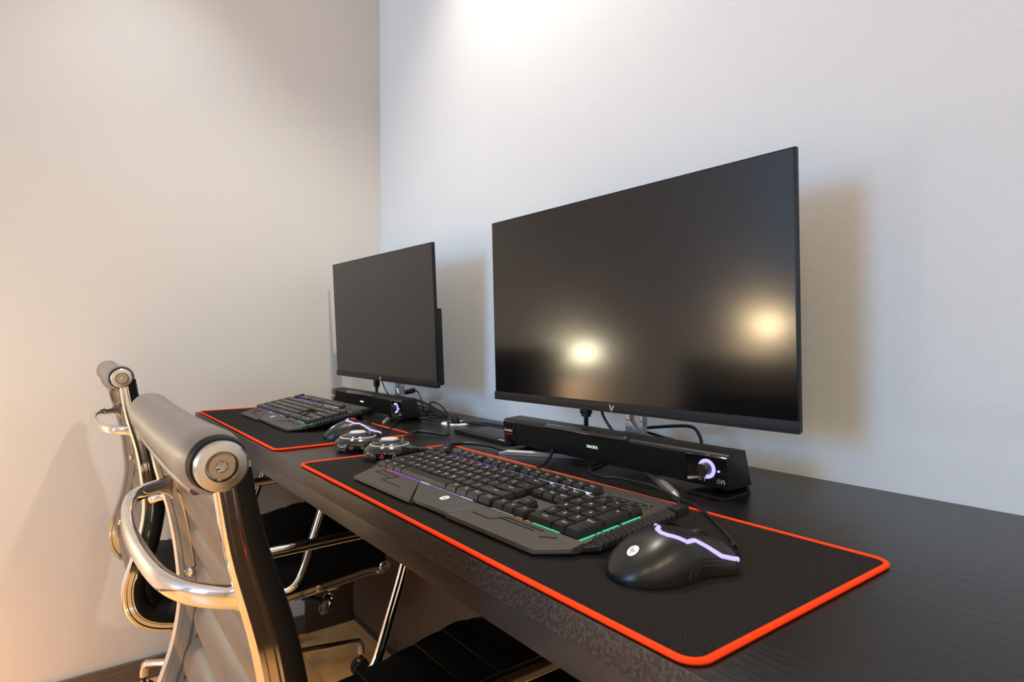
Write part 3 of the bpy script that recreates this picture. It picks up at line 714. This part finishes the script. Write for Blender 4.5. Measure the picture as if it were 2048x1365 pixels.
def make_stand(t):
    # column with hexagonal window, two splayed legs; local origin on desk under column
    b = MB()
    for x0, x1 in ((-0.019, -0.0095), (0.0115, 0.018)): b.box(x0, x1, 0.0, 0.012, 0.068, 0.20)
    def poly(pts, y0, y1):
        n = len(pts); b.add([(x, y0, z) for x, z in pts] + [(x, y1, z) for x, z in pts], [tuple(range(n)), tuple(range(2 * n - 1, n - 1, -1))] + [(i, (i + 1) % n, n + (i + 1) % n, n + i) for i in range(n)])
    poly([(-0.019, 0.068), (-0.0095, 0.068), (0.002, 0.054), (0.002, 0.006), (-0.019, 0.006)], 0.0, 0.012)
    poly([(0.018, 0.068), (0.018, 0.006), (0.002, 0.006), (0.002, 0.054), (0.0115, 0.062), (0.0115, 0.068)], 0.0, 0.012)
    poly([(-0.028, 0.20), (0.028, 0.20), (0.028, 0.27), (-0.028, 0.27)], -0.004, 0.012)
    b.obj('stand_column', m_silver, t, bevel=0.0010, smooth=False)
    for s_ in (1, -1):
        b = MB(); R = []
        for f, w, z1, z0 in ((0.0, 0.014, 0.012, 0.0), (0.5, 0.012, 0.010, 0.0), (0.93, 0.0095, 0.0085, 0.0), (1.0, 0.004, 0.0035, 0.0)):
            p = Vector((0, 0.004)).lerp(Vector((s_ * 0.195, -0.135)), f); d = Vector((s_ * 0.195, -0.139)).normalized(); n_ = Vector((-d.y, d.x))
            a, c_ = p - n_ * w / 2 * 1.0, p + n_ * w / 2
            R.append([(a.x, a.y, z0), (c_.x, c_.y, z0), (c_.x, c_.y, z1 * 0.75), (p.x, p.y, z1), (a.x, a.y, z1 * 0.75)])
        b.loft(R); b.obj('stand_leg', m_silver, t, smooth=False, bevel=0.0005)
def place_monitor(t, body, c, ya, le, ro, stand):
    # c = centre of the front plane; ya yaw, le forward lean, ro roll
    t.location = (stand[0], stand[1], DZ + 0.0002)
    N_ = Vector((math.sin(ya), -math.cos(ya), 0)); R_ = Vector((math.cos(ya), math.sin(ya), 0))
    U_ = Vector((0, 0, 1)) * math.cos(le) + N_ * math.sin(le)
    R2 = R_ * math.cos(ro) + U_ * math.sin(ro); U2 = U_ * math.cos(ro) - R_ * math.sin(ro)
    Y2 = U2.cross(R2)
    m = Matrix.Identity(4)
    off = Vector(c) - Vector(t.location)
    for i in range(3): m[i][0] = R2[i]; m[i][1] = Y2[i]; m[i][2] = U2[i]; m[i][3] = off[i]
    body.matrix_local = m
mon1, body1 = make_monitor(); make_stand(mon1)
# flatten: the display parts hang directly under the monitor, so the display_unit transform is baked into them
def bake(t, body):
    bpy.context.view_layer.update()
    for k in [o for o in COL.objects if o.parent == body]:
        ml = body.matrix_local @ k.matrix_local
        k.parent = t; k.matrix_parent_inverse = Matrix.Identity(4); k.matrix_local = ml
    bpy.data.objects.remove(body)
mon2 = copy_tree(mon1)
body2 = [o for o in COL.objects if o.parent == mon2 and o.type == 'EMPTY'][0]
place_monitor(mon1, body1, (1.2423, -0.1714, 0.9811), 0.0405, 0.0217, 0.0017, (1.251, -0.122))
place_monitor(mon2, body2, (0.3516, -0.1704, 0.9857), 0.0294, 0.047, -0.0104, (0.378, -0.122))
bake(mon1, body1); bake(mon2, body2)
tag(mon1, 'large black flat monitor on silver stand, nearer one with lamp reflections', 'monitor', 'black flat monitors on the desk')
tag(mon2, 'black flat monitor on silver stand beside the left wall corner', 'monitor', 'black flat monitors on the desk')

# monitor leads
def cable(name, path, r, parent=None, label=None, group=None):
    b = MB(); b.tube(path, r, seg=8); o = b.obj(name, m_rubber)
    if parent: world_child(o, parent)
    else: tag(o, label, 'cable', group)
    return o
def plug(parent, x, y, z):
    b = MB(); b.box(x - 0.0095, x + 0.0095, y - 0.006, y + 0.006, z - 0.006, z + 0.016)
    b.box(x - 0.007, x + 0.007, y - 0.005, y + 0.005, z - 0.011, z - 0.0058)
    for k in range(4): b.lathe([(0.0045, z - 0.014 - k * 0.004), (0.0052, z - 0.013 - k * 0.004), (0.0045, z - 0.012 - k * 0.004)], c=(x, y, 0), seg=12)
    b.lathe([(0.0036, z - 0.03), (0.0036, z - 0.009)], c=(x, y, 0), seg=12)
    world_child(b.obj('plug', m_black, bevel=0.0006), parent)
plug(mon1, 1.147, -0.131, 0.797); plug(mon2, 0.254, -0.131, 0.795)
cable('lead', [(1.147, -0.131, 0.775), (1.148, -0.13, 0.75), (1.146, -0.125, 0.735), (1.10, -0.10, 0.726), (1.0, -0.065, 0.725), (0.80, -0.06, 0.7245), (0.69, -0.09, 0.725)], 0.003, mon1)
cable('lead', [(1.176, -0.128, 0.815), (1.178, -0.124, 0.80), (1.182, -0.12, 0.785), (1.196, -0.118, 0.768), (1.212, -0.112, 0.748), (1.235, -0.08, 0.732), (1.20, -0.055, 0.7245), (0.95, -0.05, 0.7245)], 0.0024, mon1)
cable('lead', [(1.19, -0.100, 0.745), (1.220, -0.104, 0.765), (1.239, -0.100, 0.772), (1.279, -0.09, 0.779), (1.324, -0.085, 0.785), (1.343, -0.085, 0.783), (1.353, -0.085, 0.771), (1.356, -0.085, 0.756), (1.350, -0.08, 0.735), (1.31, -0.06, 0.7245), (1.1, -0.04, 0.7245)], 0.0027, mon1)
cable('lead', [(1.190, -0.09, 0.755), (1.222, -0.097, 0.767), (1.25, -0.097, 0.768), (1.279, -0.085, 0.762), (1.304, -0.075, 0.755), (1.33, -0.06, 0.735), (1.30, -0.04, 0.7255), (1.05, -0.03, 0.7245)], 0.0024, mon1)
cable('lead', [(0.254, -0.131, 0.773), (0.264, -0.13, 0.76), (0.29, -0.12, 0.735), (0.40, -0.08, 0.725), (0.55, -0.06, 0.725), (0.655, -0.10, 0.726)], 0.0026, mon2)
cable('lead', [(0.268, -0.128, 0.815), (0.272, -0.122, 0.803), (0.284, -0.12, 0.786), (0.311, -0.115, 0.762), (0.36, -0.09, 0.735), (0.50, -0.05, 0.7245), (0.65, -0.085, 0.726)], 0.0022, mon2)
# barrel adaptor and the loose leads running into the grommet
ad = empty('power_adapter', (0, 0, 0), label='small black barrel adapter lead hanging beside the farther monitor stand', cat='adapter')
b = MB(); p0, p1 = Vector((0.384, -0.10, 0.7765)), Vector((0.428, -0.10, 0.7845)); d = (p1 - p0).normalized()
b.tube([p0 - d * 0.002, p0, p0 + d * 0.002, p1 - d * 0.002, p1, p1 + d * 0.001], lambda f: 0.0072 if 0.15 < f < 0.85 else 0.0058, seg=16, smooth=False); b.obj('barrel', m_black, ad)
b = MB(); b.tube([(0.31, -0.10, 0.745), (0.345, -0.10, 0.769), (0.384, -0.10, 0.777)], 0.0020, seg=8)
b.tube([(0.428, -0.10, 0.784), (0.452, -0.10, 0.783), (0.470, -0.10, 0.768), (0.482, -0.10, 0.745), (0.490, -0.10, 0.730), (0.53, -0.09, 0.7235), (0.62, -0.08, 0.7235), (0.655, -0.095, 0.7235)], 0.0020, seg=8)
b.obj('lead', m_rubber, ad)
G = 'black leads running into the cable hole'
bund = [([(0.430, -0.10, 0.760), (0.480, -0.10, 0.756), (0.521, -0.10, 0.750), (0.587, -0.10, 0.737), (0.635, -0.106, 0.733), (0.664, -0.110, 0.723)], 0.0036, 'thickest black lead sloping from the farther soundbar into the cable hole'),
        ([(0.500, -0.09, 0.730), (0.512, -0.095, 0.742), (0.522, -0.10, 0.756), (0.543, -0.10, 0.761), (0.579, -0.10, 0.755), (0.607, -0.10, 0.742), (0.641, -0.104, 0.732), (0.664, -0.106, 0.723)], 0.0019, 'thin black lead making the highest loop beside the farther soundbar'),
        ([(0.455, -0.13, 0.752), (0.489, -0.12, 0.750), (0.544, -0.12, 0.749), (0.596, -0.12, 0.743), (0.633, -0.118, 0.736), (0.662, -0.114, 0.723)], 0.0024, 'black lead in the middle of the tangle beside the farther soundbar'),
        ([(0.490, -0.15, 0.757), (0.515, -0.145, 0.748), (0.550, -0.14, 0.736), (0.599, -0.137, 0.729), (0.626, -0.13, 0.731), (0.650, -0.122, 0.736), (0.668, -0.116, 0.723)], 0.0019, 'thin black lead sagging lowest in the tangle beside the farther soundbar'),
        ([(0.535, -0.17, 0.726), (0.573, -0.158, 0.732), (0.612, -0.148, 0.739), (0.639, -0.132, 0.742), (0.660, -0.12, 0.738), (0.672, -0.113, 0.723)], 0.0022, 'black lead arching up off the desk into the cable hole, frontmost')]
for pth, r_, lb in bund: cable('power_lead', pth, r_, None, lb, G)

# flat black box between soundbar and grommet
fb = empty('flat_box', (0.797, -0.192, DZ + 0.0002), (0, 0, math.radians(-1.5)), label='thin flat black rectangular box lying on desktop left of the nearer soundbar', cat='box')
b = MB(); b.box(0, 0.215, 0, 0.088, 0, 0.0075); b.obj('case', m_black, fb, bevel=0.0010)
b = MB(); b.box(0.012, 0.203, 0.010, 0.078, 0.0072, 0.0084); b.obj('lid', m_black, fb, bevel=0.0006)
b = MB(); b.box(0.168, 0.186, 0.0035, 0.0062, 0.0075, 0.0079); b.obj('white_mark', m_logo, fb, smooth=False)

# ------------------------------------------------------------------ chairs
PROF = [(-0.2715, 0.853), (-0.261, 0.79), (-0.240, 0.71), (-0.229, 0.64), (-0.2265, 0.59), (-0.236, 0.53), (-0.252, 0.48), (-0.262, 0.44), (-0.2565, 0.40), (-0.232, 0.372), (-0.18, 0.356), (-0.09, 0.351), (0.04, 0.356), (0.15, 0.366), (0.22, 0.372), (0.262, 0.366)]
HWC = 0.235      # half width over the rails
def prof_pts(sub=6):
    P = spline([Vector((0, y_, z_)) for y_, z_ in PROF], sub); out = []
    for i, p in enumerate(P):
        tg = (P[min(i + 1, len(P) - 1)] - P[max(i - 1, 0)]).normalized()
        n_ = Vector((0, -tg.z, tg.y))        # points to the sitter: +y on the back, +z on the seat
        out.append((p, tg, n_))
    return out
def make_chair():
    t = empty('office_chair')
    PP = prof_pts(6)
    for s_ in (1, -1):
        xo = s_ * HWC; b = MB(); R = []
        for p, tg, n_ in PP:
            sec = [(0.002, -0.018), (0.0, -0.0165), (0.0, -0.0125), (0.0035, -0.011), (0.0035, -0.0045), (0.002, -0.003), (0.002, 0.009), (0.018, 0.009), (0.018, 0.004), (0.013, 0.001), (0.013, -0.010), (0.018, -0.012), (0.018, -0.018), (0.009, -0.0205)]
            tp = 1.0 - 0.25 * max(0, min(1, (p.z - 0.62) / 0.2))
            R.append([(xo - s_ * u, p.y + n_.y * v * tp, p.z + n_.z * v * tp) for u, v in sec])
        b.loft(R); rail = b.obj('side_rail', m_chrome, t, angle=28)
        # screws on the rail's inner face
        b = MB()
        for (y_, z_) in ((-0.2295, 0.625), (-0.254, 0.462), (-0.10, 0.352), (0.10, 0.361)):
            b.lathe([(0.0, 0.0045), (0.004, 0.004), (0.0065, 0.002), (0.0068, 0.0)], c=(xo - s_ * 0.0135 if s_ < 0 else xo - s_ * 0.004, y_, z_), axis='x', seg=16, caps=False)
        b.obj('screw', m_chrome, rail)
        # round end cap at the front of the seat rail
        b = MB(); ex = xo; 
        b.lathe([(0.0, s_ * 0.003), (0.0045, s_ * 0.003), (0.005, s_ * 0.001), (0.009, s_ * 0.001), (0.010, s_ * 0.004), (0.013, s_ * 0.004), (0.0145, s_ * 0.002), (0.0145, -s_ * 0.02), (0.0, -s_ * 0.02)], c=(ex, 0.262, 0.370), axis='x', seg=32, caps=False)
        b.obj('seat_rail_cap', m_steel, t)
    # leather sling: ribbed panel following the profile, wrapping forward over the rails
    b = MB(); b2 = MB(); R = []; acc = 0; prev = None; RIB = 0.053; dense = prof_pts(16); seams = []
    back_only = dense
    i0 = 0
    for i, (p, tg, n_) in enumerate(dense):
        if prev is not None: acc += (p - prev).length
        prev = p
        if p.z > 0.849 and i < 20: continue
        ph = (acc / RIB) % 1.0; bul = abs(math.sin(PI * ph)) ** 0.55
        seat = p.y > -0.235 and p.z < 0.42
        if seat: bul = 0.55 + 0.45 * bul
        th_f = 0.0175 + 0.0065 * bul + (0.024 + 0.026 * max(0, min(1, (p.y + 0.22) / 0.40)) ** 1.2 * max(0.0, min(1, (0.285 - p.y) / 0.085)) ** 0.5 if seat else 0.0); th_b = 0.0145 - 0.0130 * bul
        xi = HWC - 0.0175; xo = HWC - 0.0015
        sec = [(-xi, th_b), (-xi * 0.5, th_b - 0.001), (0, th_b - 0.0012), (xi * 0.5, th_b - 0.001), (xi, th_b), (xi, 0.0092), (xo - 0.0005, 0.0092), (xo - 0.0005, 0.000), (xo + 0.001, -0.0005), (xo + 0.0025, 0.002), (xo + 0.0025, 0.012), (xo, 0.0155), (xi, 0.0205 if not seat else th_f - 0.005), (xi * 0.5, th_f), (0, th_f), (-xi * 0.5, th_f), (-xi, 0.0205 if not seat else th_f - 0.005), (-xo, 0.0155), (-xo - 0.0025, 0.012), (-xo - 0.0025, 0.002), (-xo - 0.001, -0.0005), (-xo + 0.0005, 0.000), (-xo + 0.0005, 0.0092), (-xi, 0.0092)]
        tp = 1.0 - 0.25 * max(0, min(1, (p.z - 0.62) / 0.2))
        R.append([(u, p.y + n_.y * v * tp, p.z + n_.z * v * tp) for u, v in sec])
        if seat and ph < 0.05 and (not seams or acc - seams[-1][0] > 0.02): seams.append((acc, p, n_, th_f))
    b.loft(R); n = len(R[0])
    o = b.obj('sling', [m_leather, m_blkleather], t, angle=60)
    me = o.data
    # the strips over the rails are plain black edging
    for pi, poly in enumerate(me.polygons):
        if len(poly.vertices) == 4:
            cx = sum(abs(me.vertices[v].co.x) for v in poly.vertices) / 4
            ks = [v % n for v in poly.vertices]
            if cx > HWC - 0.0172 or min(ks) >= 10 and max(ks) <= 16: poly.material_index = 1
    b = MB()
    for acc_, p, n_, th in seams:
        k = -HWC + 0.02
        while k < HWC - 0.02:
            q = p + n_ * (th + 0.0002); b.box(k, k + 0.003, q.y - 0.0006, q.y + 0.0006, q.z - 0.0012, q.z + 0.0006); k += 0.0052
    if b.v:
        st = b.obj('stitching', m_stitch, o, smooth=False); st['kind'] = 'stuff'
    # head roll
    cy, cz = -0.280, 0.853; b = MB(); N = 28; R = []
    for i in range(N + 1):
        f = i / N; x = -HWC + 0.006 + f * (2 * HWC - 0.012); e = abs(2 * f - 1)
        r_ = 0.0245 - 0.0012 * (1 - e ** 2); sag = -0.006 * (1 - e ** 2)
        if e > 0.86: r_ -= 0.0060 * ((e - 0.86) / 0.14) ** 1.6
        R.append([(x, cy + r_ * math.cos(2 * PI * k / 28), cz + sag * 0.5 + r_ * math.sin(2 * PI * k / 28) * (1.0 if math.sin(2 * PI * k / 28) > 0 else 1.12)) for k in range(28)])
    b.loft(R); b.obj('head_roll', m_leather, t, angle=60)
    b = MB(); b.tube([(-HWC + 0.03, cy - 0.0115, cz - 0.0215), (-0.1, cy - 0.013, cz - 0.0255), (0.1, cy - 0.013, cz - 0.0255), (HWC - 0.03, cy - 0.0115, cz - 0.0215)], 0.0042, seg=10); b.obj('roll_piping', m_leather, t)
    for s_ in (1, -1):
        b = MB(); x = s_ * HWC
        b.lathe([(0.0176, -s_ * 0.012), (0.0184, -s_ * 0.003), (0.0182, s_ * 0.003), (0.0168, s_ * 0.0046), (0.0112, s_ * 0.0050), (0.0104, s_ * 0.0035), (0.0102, -s_ * 0.002), (0.0, -s_ * 0.002)], c=(x, cy, cz), axis='x', seg=48, caps=False)
        cp = b.obj('roll_cap', m_steel, t)
        b = MB(); b.lathe([(0.0092, -s_ * 0.002), (0.0092, s_ * 0.0030), (0.0086, s_ * 0.0036), (0.0042, s_ * 0.0036)], c=(x, cy, cz), axis='x', seg=36, caps=False)
        hexr = [(0.0042, s_ * 0.0036), (0.0038, -s_ * 0.0025), (0.0, -s_ * 0.0035)]
        b.lathe(hexr, c=(x, cy, cz), axis='x', seg=6, caps=False)
        b.obj('hex_bolt', m_bolt, cp, smooth=True, angle=30)
        # black leather band next to the cap
        b = MB(); b.lathe([(0.0185, -s_ * 0.016), (0.0212, -s_ * 0.013), (0.0203, -s_ * 0.008), (0.0196, -s_ * 0.004), (0.0178, -s_ * 0.003)], c=(x, cy, cz), axis='x', seg=40, caps=False); b.obj('end_band', m_blkleather, cp)
    # back handle (bowed brace behind the back)
    hz = 0.750; path = [(-0.222, -0.254), (-0.214, -0.274), (-0.180, -0.298), (-0.120, -0.311), (0.0, -0.317), (0.120, -0.311), (0.180, -0.298), (0.214, -0.274), (0.222, -0.254)]
    P = spline([Vector((x, y_, 0)) for x, y_ in path], 8); b = MB(); R = []; n = len(P)
    for i, p in enumerate(P):
        tg = (P[min(i + 1, n - 1)] - P[max(i - 1, 0)]).normalized(); nx = Vector((tg.y, -tg.x, 0))
        f = abs(2 * i / (n - 1) - 1); fl_ = max(0, (f - 0.80) / 0.20) ** 1.5
        hh_ = 0.0092 + 0.016 * fl_; ww = 0.0068 - 0.001 * fl_
        ring = []
        for k in range(20):
            a = 2 * PI * k / 20; c_, s2 = math.cos(a), math.sin(a)
            g = 1.0 - (0.12 if abs(s2) < 0.25 and c_ > 0 else 0)
            ring.append((p.x + nx.x * ww * c_ * g, p.y + nx.y * ww * c_ * g, hz + hh_ * math.copysign(abs(s2) ** 0.9, s2)))
        R.append(ring)
    b.loft(R); b.obj('back_handle', m_chrome, t, angle=60)
    # armrests: flattened bar from back rail forward, curving down to the seat rail
    for s_ in (1, -1):
        x = s_ * (HWC + 0.013)
        b = MB(); pth = [(s_ * (HWC - 0.002), -0.232, 0.612), (x, -0.205, 0.618), (x, -0.10, 0.620), (x, 0.03, 0.621), (x, 0.090, 0.618), (x, 0.113, 0.598), (x, 0.108, 0.560), (x, 0.078, 0.47), (x, 0.055, 0.405), (x, 0.035, 0.378), (s_ * (HWC - 0.004), 0.015, 0.368)]
        b.tube(pth, 0.0088, seg=14, sub=6); b.obj('armrest', m_chrome, t)
    # cross stretchers under the seat, tilt box, column, knob
    b = MB()
    for y_ in (-0.14, 0.14): b.box(-HWC + 0.018, HWC - 0.018, y_ - 0.014, y_ + 0.014, 0.334, 0.343)
    b.obj('cross_bar', m_chrome, t, bevel=0.002)
    b = MB(); b.box(-0.06, 0.06, -0.13, 0.10, 0.285, 0.333); b.obj('tilt_box', m_black, t, bevel=0.008)
    b = MB(); b.lathe([(0.0, 0.09), (0.024, 0.09), (0.024, 0.19), (0.0145, 0.19), (0.0145, 0.287), (0.0, 0.287)], seg=28, caps=False); b.obj('gas_column', m_chrome, t)
    kn = Vector((0.062, 0.168, 0.245)); k0 = Vector((0.02, 0.06, 0.292)); b = MB(); n = 60
    dd = (kn - k0)
    b.tube([k0 + dd * (i / n) for i in range(n + 1)], lambda f: 0.0085 + (0.0010 if int(f * n) % 2 else 0), seg=12, smooth=False); b.obj('tension_rod', m_blkrub, t)
    b = MB(); ax = dd.normalized(); uu = ax.cross(Vector((0, 0, 1))).normalized(); vv = ax.cross(uu)
    R = []
    for r_, h_, tw in ((0.010, -0.006, 0), (0.022, -0.002, 0.2), (0.029, 0.008, 0), (0.027, 0.016, 0.25), (0.015, 0.024, 0)):
        R.append([kn + ax * h_ + (uu * math.cos(2 * PI * k / 9 + tw) + vv * math.sin(2 * PI * k / 9 + tw)) * r_ * (1.0 + 0.08 * ((k * 7) % 3 - 1)) for k in range(9)])
    b.loft(R); b.obj('tension_knob', m_glass, t, smooth=False)
    b = MB(); b.tube([kn - ax * 0.002, kn + ax * 0.014], 0.016, seg=9, smooth=False); b.obj('knob_core', m_blkrub, t, smooth=False)
    # star base
    b = MB(); b.lathe([(0.0, 0.085), (0.030, 0.085), (0.034, 0.095), (0.034, 0.125), (0.026, 0.135), (0.0, 0.135)], seg=28, caps=False); b.obj('base_hub', m_chrome, t)
    for k in range(5):
        a = math.radians(83 + 72 * k); c_, s2 = math.cos(a), math.sin(a)
        b = MB(); pr = [(0.022, 0.115), (0.11, 0.111), (0.21, 0.104), (0.261, 0.100), (0.278, 0.095), (0.2835, 0.082), (0.2840, 0.066)]
        b.tube([(c_ * r_, s2 * r_, z_) for r_, z_ in pr], lambda f: (0.0105, 0.0085 if f < 0.6 else 0.0105), seg=14, sub=5)
        leg = b.obj('base_leg', m_chrome, t)
        b = MB(); b.lathe([(0.0042, 0.046), (0.0042, 0.068)], c=(c_ * 0.283, s2 * 0.283, 0), seg=12); b.obj('caster_stem', m_black, leg)
        for w_ in (-1, 1):
            b = MB(); px, py = -s2 * w_ * 0.011, c_ * w_ * 0.011
            R = []
            for rr, off in ((0.0, -0.007), (0.021, -0.007), (0.0245, -0.004), (0.0245, 0.004), (0.021, 0.007), (0.0, 0.007)):
                cx_, cy_ = c_ * 0.283 + px - s2 * off, s2 * 0.283 + py + c_ * off
                R.append([(cx_ + c_ * rr * math.cos(2 * PI * q / 20), cy_ + s2 * rr * math.cos(2 * PI * q / 20), 0.0248 + rr * math.sin(2 * PI * q / 20)) for q in range(20)])
            b.loft(R, caps=False); b.obj('caster_wheel', m_black, leg)
        b = MB(); b.tube([(c_ * 0.283, s2 * 0.283, 0.0248 + 0.004), (c_ * 0.283, s2 * 0.283, 0.052)], 0.010, seg=14, smooth=False); b.obj('caster_yoke', m_chrome, leg)
    return t
ch2 = make_chair(); ch1 = copy_tree(ch2)
ch2.location = (0.318, -0.507, 0.0); ch1.location = (1.222, -0.507, -0.0)
tag(ch2, 'dark leather office chair with chrome rails farther away by the left wall', 'office chair', 'ribbed leather office chairs with chrome frames')
tag(ch1, 'dark leather office chair with chrome rails nearest, its head roll in front', 'office chair', 'ribbed leather office chairs with chrome frames')
# the nearer chair is lowered a little on its gas column: everything above the column drops
LOW = 0.0195
for k in [o for o in COL.objects if o.parent == ch1]:
    if k.name.split('.')[0] not in ('base_hub', 'base_leg', 'gas_column'):
        k.location.z -= LOW
